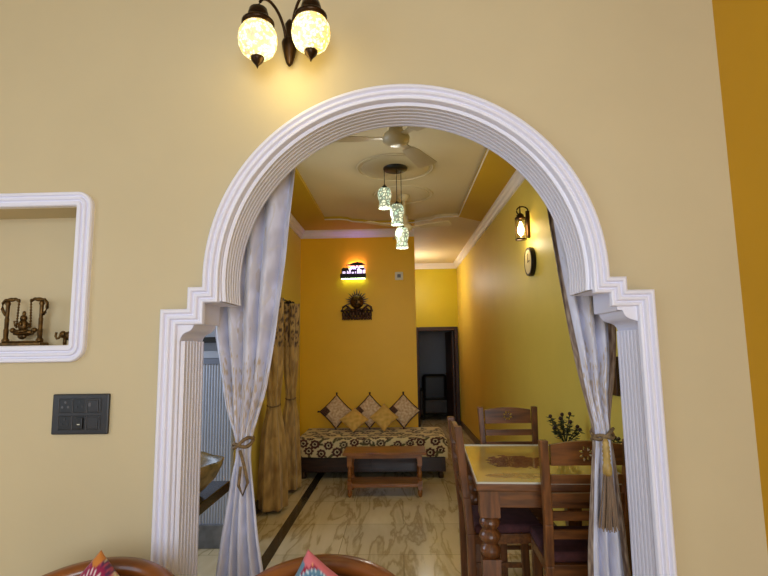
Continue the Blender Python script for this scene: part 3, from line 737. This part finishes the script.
# --- cushions on the diwan
def pillow_mesh(name, side, thick, col, m, parent, n=34):
    def prof(a): return (1 - abs(a) ** 3.0)
    def P(u, v, s):
        a, b = 2 * u - 1, 2 * v - 1
        pin = 1 - .07 * (1 - a * a) * (b * b) ; pin2 = 1 - .07 * (1 - b * b) * (a * a)
        h = thick * .5 * (max(0, prof(a) * prof(b))) ** .55
        return (a * side / 2 * pin2, s * h, b * side / 2 * pin)
    me = bpy.data.meshes.new(name); vs = []; cs = []; fs = []
    for s in (-1, 1):
        o = len(vs)
        for j in range(n + 1):
            for i in range(n + 1):
                u, v = i / n, j / n
                vs.append(P(u, v, s)); cs += [*lin(col(2 * u - 1, 2 * v - 1)), 1.0]
        for j in range(n):
            for i in range(n):
                q = [o + j * (n + 1) + i, o + j * (n + 1) + i + 1, o + (j + 1) * (n + 1) + i + 1, o + (j + 1) * (n + 1) + i]
                fs.append(q if s < 0 else q[::-1])
    me.from_pydata(vs, [], fs); me.update()
    ca = me.color_attributes.new('Col', 'FLOAT_COLOR', 'POINT'); ca.data.foreach_set('color', cs)
    bm = bmesh.new(); bm.from_mesh(me); bmesh.ops.remove_doubles(bm, verts=bm.verts, dist=.0004); bm.to_mesh(me); bm.free()
    me.polygons.foreach_set('use_smooth', [True] * len(me.polygons)); me.materials.append(m)
    ob = bpy.data.objects.new(name, me); COL.objects.link(ob); ob.parent = parent
    return ob
def cushion(name, label, loc, side, thick, col, m, rot, tilt, yaw=0, trim_m=None, group=None, n=34):
    t = thing(name, label, 'cushion', loc, 0, group)
    t.rotation_mode = 'XYZ'
    t.matrix_world = Matrix.Translation(loc) @ Matrix.Rotation(yaw, 4, 'Z') @ Matrix.Rotation(tilt, 4, 'X') @ Matrix.Rotation(rot, 4, 'Y')
    pillow_mesh('cover', side, thick, col, m, t, n)
    if trim_m:
        pts = []
        h = side / 2
        for k in range(4):
            for i in range(10):
                q = lerp(-h, h, i / 10); k_ = h * (1 - .07 * (1 - (q / h) ** 2))
                pts.append({0: (q, 0, -k_), 1: (k_, 0, q), 2: (-q, 0, k_), 3: (-k_, 0, -q)}[k])
        MB().tube(pts, .009, 6, closed=True).build('piping', trim_m, t, smooth=True)
        for a, b in ((-1, -1), (1, -1), (1, 1), (-1, 1)):
            MB().lathe([(.006, 0), (.012, .008), (.009, .014), (.013, .028), (.003, .029)], n=10).build('tassel', trim_m, t).matrix_local = Matrix.Translation((a * h, 0, b * h)) @ Vector((0, 0, 1)).rotation_difference(Vector((a, 0, b)).normalized()).to_matrix().to_4x4()
    return t
def patterned(seed):
    def f(a, b):
        p, q = a * 1.0, b * 1.0
        c = mixc((236, 212, 176), (200, 160, 122), .5 + 1.1 * nz(p * 6, q * 6, seed) )
        if a < -.35 and b < -.35: c = mixc((64, 40, 36), (110, 76, 58), .5 + nz(p * 9, q * 9, seed))
        return c
    return f
gold = lambda a, b: mixc((236, 194, 108), (206, 160, 76), .5 + .8 * nz(a * 3, b * 3, 4))
CG = 'cushions on the diwan'
for i, (x, lab) in enumerate(((-.795, 'patterned beige cushion with dark trim standing on its corner, leftmost on the diwan'), (-.385, 'patterned beige cushion with dark trim standing between the two gold cushions'), (.030, 'patterned beige cushion with dark trim standing on its corner, rightmost on the diwan'))):
    cushion('cushion', lab, (x, 6.235, .638), .285, .10, patterned(i), M['cloth'], PI / 4, math.radians(-13), 0, M['tassel_dark'], CG)
for x, tl_, lab in ((-.560, -44, 'plain gold cushion leaning in front, left of the middle patterned cushion'), (-.205, -32, 'plain gold cushion leaning in front, right of the middle patterned cushion')):
    cushion('cushion', lab, (x, 6.045, .432 + .185 * math.cos(math.radians(tl_))), .250, .09, gold, M['cloth'], PI / 4, math.radians(tl_), 0, None, CG)

# --- coffee table
cf = thing('coffee_table', 'low teak coffee table with turned legs and lower shelf before the diwan', 'coffee table', (-.168, 5.06, 0))
cf.scale.z = .955
tp = MB().box(-.40, .40, -.17, .17, .405, .428).build('tabletop', M['teak'], cf, bevel=.004)
for k in range(7):
    MB().box(-.385 + k * .111, -.385 + k * .111 + .104, -.16, .16, .428, .432).build('slat', M['teak'], cf)
MB().box(-.35, .35, -.14, -.12, .372, .405).box(-.35, .35, .12, .14, .372, .405).box(-.35, -.33, -.13, .13, .372, .405).box(.33, .35, -.13, .13, .372, .405).build('apron', M['teak'], cf)
for sx in (-1, 1):
    for sy in (-1, 1):
        x, y = sx * .335, sy * .13; lg = MB()
        lg.box(x - .022, x + .022, y - .022, y + .022, .30, .405).box(x - .022, x + .022, y - .022, y + .022, .075, .15)
        lg.lathe([(.016, .15), (.021, .165), (.014, .18), (.02, .225), (.014, .27), (.021, .285), (.016, .30)], (x, y, 0), 14)
        lg.lathe([(.012, 0), (.02, .02), (.022, .05), (.014, .075)], (x, y, 0), 14)
        lg.build('leg', M['teak'], cf)
MB().box(-.335, .335, -.13, .13, .09, .125).build('shelf', M['teak'], cf, bevel=.003)

# --- dark armchair in the room beyond the passage
ac = thing('armchair', 'black armchair in the dim room beyond the passage door', 'chair', (.69, 10.2, 0))
MB().box(-.26, .26, -.25, .25, .10, .40).build('seat', M['black'], ac, bevel=.05, segs=3)
MB().box(-.25, .25, .12, .30, .30, .86).build('backrest', M['black'], ac, bevel=.07, segs=3)
for s in (-1, 1):
    MB().box(s * .29 - .06, s * .29 + .06, -.27, .27, .06, .58).build('armrest', M['black'], ac, bevel=.05, segs=3)
    for y in (-.2, .2): MB().lathe([(.015, 0), (.02, .1)], (s * .26, y, 0), 10).build('leg', M['black'], ac)

# --- barrel armchairs in the foreground
def barrel(loc, rz, label, dz):
    t = thing('barrel_chair', label, 'chair', loc, rz, 'barrel chairs in front of the arch')
    R = .262
    def top_z(a): return .80 + dz - .055 * (a / .75) ** 2 * .35 - max(0, abs(a) - .9) * .16
    angs = [lerp(-2.0, 2.0, i / 48) for i in range(49)]
    cr = MB(); rows = []
    for a in angs:
        d = Vector((math.sin(a), math.cos(a), 0)); zt = top_z(a)
        sec = [(R - .030, zt - .042), (R - .036, zt - .018), (R - .022, zt - .003), (R, zt), (R + .016, zt - .012), (R + .014, zt - .036), (R - .008, zt - .05)]
        rows.append([(d.x * r, d.y * r, z) for r, z in sec])
    cr.loft(rows, close_v=True); cr.bm.faces.new([cr.bm.verts.new(p) for p in rows[0]]); cr.bm.faces.new([cr.bm.verts.new(p) for p in rows[-1]])
    cr.build('crest_rail', M['rosewood'], t, smooth=True)
    pn = MB(); rows = []
    for a in angs:
        d = Vector((math.sin(a), math.cos(a), 0)); zt = top_z(a) - .044
        rows.append([(d.x * (R - .022), d.y * (R - .022), zt), (d.x * (R - .034), d.y * (R - .034), .34), (d.x * (R - .016), d.y * (R - .016), .34), (d.x * (R - .004), d.y * (R - .004), zt)])
    pn.loft(rows, close_v=True); pn.build('back_panel', M['rose_in'], t, smooth=True)
    MB().lathe([(.25, .30), (.262, .31), (.262, .355), (.25, .36)], n=40).build('seat_ring', M['rosewood'], t, smooth=False)
    MB().lathe([(.20, .36), (.226, .37), (.23, .42), (.20, .445), (.02, .45)], n=36).build('seat_pad', M['seat'], t, smooth=True)
    for k in range(4):
        a = PI / 4 + k * PI / 2
        MB().bar((.21 * math.cos(a), .21 * math.sin(a), 0), (.21 * math.cos(a), .21 * math.sin(a), .31), .034, .034, .044, .044).build('leg', M['rosewood'], t, bevel=.003)
    return t
bc = barrel((-.834, 1.272, 0), 0, 'rounded brown wooden chair back at lower left, by the left arch jamb', 0)
dup(bc, (-.218, 1.277, .004), 0, 'rounded brown wooden chair back at bottom centre, inside the arch opening')
def mandala_a(a, b):
    c = mixc((176, 116, 62), (120, 120, 70), .5 + nz(a * 5, b * 5, 2))
    cx, cy = a - .68, b - .68; d = math.hypot(cx, cy); an = math.atan2(cy, cx)
    if a > .82 and b > .82 and math.hypot(cx, cy) > .22: return (200, 124, 52)
    if d < .09: return (52, 58, 84)
    if d < .26:
        if .13 < d < .20 and math.cos(14 * an) > .1: return (236, 214, 216)
        return (146, 30, 74)
    if d < .34: return (92, 44, 84) if math.cos(18 * an) > 0 else (178, 70, 92)
    if a > .93 or b > .93: return (224, 206, 170)
    if nz(a * 14, b * 14, 8) > .25: return (52, 92, 112)
    return c
def mandala_b(a, b):
    cx, cy = a - .52, b - .50; d = math.hypot(cx, cy); an = math.atan2(cy, cx)
    if a > .93 or (a > .8 and b > .8): return (214, 112, 122)
    if b > .92: return (92, 132, 160)
    if d < .10: return (40, 62, 108)
    if d < .42:
        ring = int(d / .085); n_ = 6 + ring * 6
        if math.cos(n_ * an + ring) > .35 and (d / .085) % 1 > .35: return (196, 214, 222)
        return (66, 100, 142) if ring % 2 else (92, 132, 160)
    if d < .47: return (150, 30, 60)
    return (224, 160, 110) if nz(a * 8, b * 8, 1) > 0 else (206, 96, 106)
cushion('cushion', 'orange and magenta mandala cushion on the lower left barrel chair', (-.806, 1.350, .668), .30, .12, mandala_a, M['cloth'], math.radians(-45), math.radians(-8), 0, None, 'mandala cushions', 60)
cushion('cushion', 'blue mandala cushion with pink border on the bottom centre barrel chair', (-.208, 1.352, .672), .30, .12, mandala_b, M['cloth'], math.radians(-57), math.radians(-8), 0, None, 'mandala cushions', 60)

# ================================================================== CURTAINS
LAV, SIL, GLD = (230, 229, 247), (206, 203, 219), (186, 152, 108)
def white_curtain(name, label, edgesL, edgesR, y0, z_tie, z_top, nf, border, rope_w, band):
    t = thing(name, label, 'curtain', (0, 0, 0), 0, 'white curtains in the arch')
    def amp(z): return .010 + .022 * min(1, abs(z - z_tie) / .35)
    def pos(u, v):
        z = lerp(.015, z_top, v)
        l, r = sinterp(edgesL, z), sinterp(edgesR, z)
        uu = u + .018 * math.sin(2 * PI * (u * 2 + z * .4))
        ph = 2 * PI * nf * uu + .5 * math.sin(2.2 * z)
        tie_ = math.exp(-((z - z_tie) / .10) ** 2)
        bulge = (.035 * tie_ + .012) * math.sin(PI * u)
        return (lerp(l, r, u), y0 + amp(z) * .9 - amp(z) * 1.9 * abs(math.sin(ph / 2)) ** .8 - bulge + .006 * nz(u * 5, z * 6, 2), z)
    def col(u, v):
        z = lerp(.015, z_top, v); s = u * 1.3
        d = nz(s * 9, z * 9, 1) + .5 * nz(s * 22, z * 22, 4)
        c = mixc(LAV, SIL, .5 + 1.2 * d)
        ring = abs(nz(s * 6 + 3, z * 6, 9))
        if ring < .05: c = mixc(c, (218, 212, 216), .6)
        if nz(s * 34, z * 30, 6) > .06 + 2.4 * max(0, abs(z - (band[0] + band[1]) / 2) - .06): c = mixc(c, GLD, .55)
        if z > band[1] and nz(s * 10, z * 10, 12) > .5: c = mixc(c, GLD, .3)
        if border and (u < border[0] or u > border[1]) :
            c = mixc((176, 152, 130), (112, 84, 66), .5 + 1.3 * nz(s * 30, z * 24, 3))
        return c
    grid('curtain_panel', 150, 240, pos, col, M['damask'], t, thick=.0025)
    l, r = sinterp(edgesL, z_tie), sinterp(edgesR, z_tie); cx, rx = (l + r) / 2, (r - l) / 2 + .004
    tb_ = MB()
    for k in (0, 1):
        tb_.tube([(cx + rx * math.cos(a), y0 - .012 + .052 * math.sin(a), z_tie + .012 * math.sin(2 * a + k * PI) + .008 * k + .01 * math.cos(a)) for a in [2 * PI * i / 40 for i in range(40)]], .007, 6, closed=True)
    tb_.build('tieback', M['rope'], t, smooth=True)
    MB().tube([(min(interp(edgesL, z_top), l) - .05, y0, z_top + .012), (max(interp(edgesR, z_top), r) + .05, y0, z_top + .012)], .012, 10).build('curtain_rod', M['bronze'], t)
    return t, cx
LL = [(.0, -.80), (.555, -.732), (.753, -.703), (.86, -.688), (.96, -.668), (1.018, -.655), (1.085, -.681), (1.16, -.713), (1.277, -.734), (1.461, -.768), (1.7, -.80), (2.4, -.82)]
LR = [(.0, -.48), (.525, -.538), (.621, -.556), (.734, -.573), (.886, -.592), (1.022, -.608), (1.119, -.579), (1.238, -.540), (1.399, -.513), (1.605, -.486), (1.816, -.463), (2.032, -.443), (2.186, -.427), (2.4, -.40)]
t1, cxl = white_curtain('arch_curtain', 'pale lavender damask curtain tied back at the left of the arch', LL, LR, 2.05, 1.03, 2.40, 4.5, None, .05, (1.05, 1.30))
# hanging loop of the left tieback
MB().tube([(cxl + .012, 1.955, 1.02), (cxl + .03, 1.95, .97), (cxl + .045, 1.955, .90), (cxl + .028, 1.95, .855), (cxl + .012, 1.95, .89), (cxl + .018, 1.95, .96)], .006, 6).build('tieback_loop', M['rope'], t1, smooth=True)
RL = [(.0, .68), (.524, .703), (.655, .711), (.802, .728), (.953, .745), (1.056, .758), (1.125, .748), (1.223, .727), (1.342, .710), (1.462, .690), (1.626, .667), (1.742, .649), (1.899, .633), (2.028, .619), (2.4, .585)]
RRr = [(.0, .89), (.581, .850), (.728, .841), (.876, .833), (1.028, .822), (1.078, .815), (1.332, .852), (1.46, .861), (1.7, .868), (2.4, .88)]
t2, cxr = white_curtain('arch_curtain', 'pale lavender damask curtain with tasselled tie at the right of the arch', RL, RRr, 2.05, 1.05, 2.40, 3.5, (.07, .88), .05, (1.10, 1.25))
ts = MB()
ts.lathe([(.007, 1.05), (.012, 1.035), (.010, 1.028), (.014, 1.02), (.012, 1.012), (.015, 1.004), (.012, .996), (.015, .988), (.012, .98), (.015, .972), (.012, .964), (.015, .956), (.017, .945), (.017, .925), (.012, .915)], (.765, 1.955, 0), 16)
ts.build('tassel_head', M['gold_thread'], t2, smooth=True)
fg = MB()
rnd = random.Random(2)
for k in range(54):
    a = 2 * PI * k / 54 * 5.0; r = .014 * math.sqrt(rnd.random())
    x, y = r * math.cos(a), r * math.sin(a)
    fg.tube([(.765 + x, 1.955 + y, .925), (.762 + x * 1.8, 1.955 + y * 1.6, .82), (.757 + x * 2.5 + rnd.uniform(-.003, .003), 1.955 + y * 2, .728 + rnd.uniform(-.008, .008))], .0024, 5)
fg.build('tassel_fringe', M['fringe'], t2)
# --- brown curtains on the left wall of the inner room
def brown_curtain(label, y0, xc, tab, nf, seed):
    t = thing('window_curtain', label, 'curtain', (xc, y0, 0), 0, 'brown curtains on the left wall')
    def pos(u, v):
        z = lerp(.03, 1.87, v); r = sinterp(tab, z); a = 2 * PI * u
        rr = r * (1 + .16 * math.sin(nf * a + 1.5 * z) + .05 * math.sin(2 * nf * a))
        return (rr * math.cos(a), rr * 1.15 * math.sin(a), z)
    def col(u, v):
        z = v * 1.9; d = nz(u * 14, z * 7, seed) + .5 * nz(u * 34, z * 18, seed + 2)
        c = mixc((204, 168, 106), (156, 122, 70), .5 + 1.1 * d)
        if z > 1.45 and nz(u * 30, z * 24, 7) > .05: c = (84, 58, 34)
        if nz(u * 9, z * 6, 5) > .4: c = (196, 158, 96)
        return c
    grid('curtain_panel', 96, 110, pos, col, M['damask'], t, wrap=True, thick=.002)
    MB().tube([(sinterp(tab, .91) * 1.15 * math.cos(a), sinterp(tab, .91) * 1.3 * math.sin(a), .91 + .012 * math.sin(a)) for a in [2 * PI * k / 24 for k in range(24)]], .007, 6, closed=True).build('tieback', M['rope'], t)
    MB().lathe([(.02, -.008), (.02, .008)], (-.02, 0, 1.89), 12, axis='y').build('curtain_ring', M['iron'], t)
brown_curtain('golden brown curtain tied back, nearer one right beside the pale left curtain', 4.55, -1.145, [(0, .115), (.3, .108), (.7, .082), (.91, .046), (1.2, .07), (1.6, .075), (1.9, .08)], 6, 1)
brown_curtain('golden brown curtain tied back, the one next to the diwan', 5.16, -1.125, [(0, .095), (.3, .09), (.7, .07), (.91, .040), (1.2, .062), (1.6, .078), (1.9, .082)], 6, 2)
rd = thing('curtain_rod', 'dark rod on the left wall carrying the golden brown curtains', 'curtain rod', (-1.15, 4.85, 1.893))
MB().lathe([(.010, -.46), (.010, .46)], n=12, axis='y').build('pole', M['iron'], rd)
for s in (-1, 1):
    MB().ball((0, s * .48, 0), .024, 12).build('finial', M['iron'], rd, smooth=True)
    MB().box(-.12, .0, s * .40 - .008, s * .40 + .008, -.008, .008).build('wall_bracket', M['iron'], rd)

# ================================================================== FRONT WALL FITTINGS
sp = thing('switch_board', 'charcoal switchboard with sockets and switches on the cream wall', 'switchboard', (-1.115, D, 1.188), 0)
MB().box(-.100, .100, -.012, 0, -.069, .069).build('plate', M['charcoal'], sp, bevel=.004)
for r_ in range(2):
    for c_ in range(3):
        x, z = -.051 + c_ * .050, .029 - r_ * .058
        mod = MB().box(x - .0225, x + .0225, -.0155, -.012, z - .024, z + .024).build('module', M['black'] if (r_, c_) not in ((0, 2), (1, 2)) else M['charcoal'], sp, bevel=.002)
        MB().box(x - .0245, x - .0235, -.0145, -.012, z - .024, z + .024).box(x + .0235, x + .0245, -.0145, -.012, z - .024, z + .024).build('module_rim', M['charcoal_l'], mod)
        if c_ == 0 or (r_, c_) == (0, 1):
            hb = MB()
            for dx, dz in ((-.010, -.004), (.010, -.004), (0, .012)): hb.lathe([(.0042, -.0166), (.0042, -.0155)], (x + dx, 0, z + dz), 10, axis='y')
            hb.build('socket_hole', M['charcoal_l'] if (r_, c_) == (0, 0) else M['charcoal'], mod)
        elif (r_, c_) == (1, 1):
            MB().box(x - .004, x + .016, -.021, -.0155, z - .020, z + .018).build('switch_rocker', M['black'], mod, bevel=.002)
            MB().box(x - .002, x + .008, -.0215, -.0205, z - .006, z - .003).build('indicator_mark', M['white_pl'], mod)
        else:
            MB().box(x - .018, x + .018, -.0185, -.0155, z - .019, z + .019).build('switch_rocker', M['charcoal'], mod, bevel=.002)
            if r_ == 0: MB().box(x - .016, x - .008, -.0195, -.0185, z - .002, z + .010).build('indicator_mark', M['charcoal_l'], mod)

# --- brass figurines in the niche
sw = thing('brass_swing', 'antique brass swing figurine with a seated figure in the white-framed niche', 'figurine', (-1.402, 1.825, 1.4285))
MB().box(-.086, .082, -.024, .024, 0, .012).box(-.07, .066, -.018, .018, .012, .018).build('base', M['brass'], sw, bevel=.003)
for s, xp in ((-1, -.068), (1, .062)):
    p_ = MB().lathe([(.012, .012), (.013, .022), (.008, .03), (.009, .06), (.007, .064), (.008, .10), (.0065, .104), (.007, .15), (.010, .158), (.006, .168)], (xp, 0, 0), 14).build('post', M['brass'], sw, smooth=True)
    pk = MB()
    pk.tube([(xp - s * .040, 0, .168), (xp - s * .028, 0, .176), (xp - s * .008, 0, .173), (xp + s * .010, 0, .172), (xp + s * .020, 0, .160), (xp + s * .021, 0, .14), (xp + s * .014, 0, .125), (xp + s * .006, 0, .115)], .0055, 8)
    pk.ball((xp - s * .012, 0, .173), .010, 10, (1.7, .8, .8)).ball((xp - s * .040, 0, .170), .0065, 8)
    pk.build('peacock_bracket', M['brass'], sw, smooth=True)
    cxn = xp - s * .042
    chn = MB()
    for k in range(10): chn.ball((cxn + s * .0004 * k, 0, .165 - k * .0105), .0052, 6, (.8, .8, 1.1))
    chn.build('chain', M['brass'], sw, smooth=True)
dt = MB()
dt.ball((-.003, 0, .050), .030, 12, (1.35, .5, .42)).ball((-.003, -.002, .075), .020, 12, (.9, .7, 1.2)).ball((-.001, -.004, .102), .013, 10, (1, .9, 1.05)).ball((-.001, -.003, .119), .008, 8, (.8, .8, 1.4))
dt.tube([(-.015, -.004, .086), (-.030, -.008, .074), (-.028, -.014, .092)], .0045, 6).tube([(.010, -.004, .086), (.027, -.008, .076), (.022, -.014, .066)], .0045, 6)
dt.tube([(.0, -.014, .10), (-.004, -.019, .086), (.004, -.02, .076)], .004, 6).tube([(-.022, -.012, .056), (.0, -.02, .052), (.02, -.012, .056)], .006, 6)
dt.ball((-.006, 0, .036), .014, 8, (1.3, .6, .9)).tube([(-.043, 0, .062), (-.036, 0, .045), (-.012, 0, .040), (.012, 0, .04), (.034, 0, .045), (.040, 0, .062)], .005, 6)
dt.ball((-.043, 0, .058), .010, 8).ball((.040, 0, .058), .010, 8)
dt.build('seated_figure', M['brass'], sw, smooth=True)
el = MB()
el.ball((.012, 0, .034), .021, 12, (1.3, .8, .85)).ball((-.018, 0, .040), .013, 10, (1, .85, 1.05))
el.tube([(-.026, 0, .038), (-.033, 0, .026), (-.040, 0, .024), (-.046, 0, .034), (-.043, 0, .048)], .0042, 6)
for x in (-.004, .010, .024, .032):
    el.tube([(x, .008 if int(x * 1000) % 4 else -.008, .03), (x, .008 if int(x * 1000) % 4 else -.008, .0)], .0062, 8)
el.ball((-.012, -.011, .040), .009, 8, (.8, .35, 1.1)).ball((-.012, .011, .040), .009, 8, (.8, .35, 1.1)).tube([(.038, 0, .04), (.043, 0, .026)], .002, 5)
tag(el.build('elephant_figurine', M['brass'], smooth=True, loc=(-1.232, 1.822, 1.4285)), 'tiny brass elephant figurine beside the swing in the niche', 'figurine')
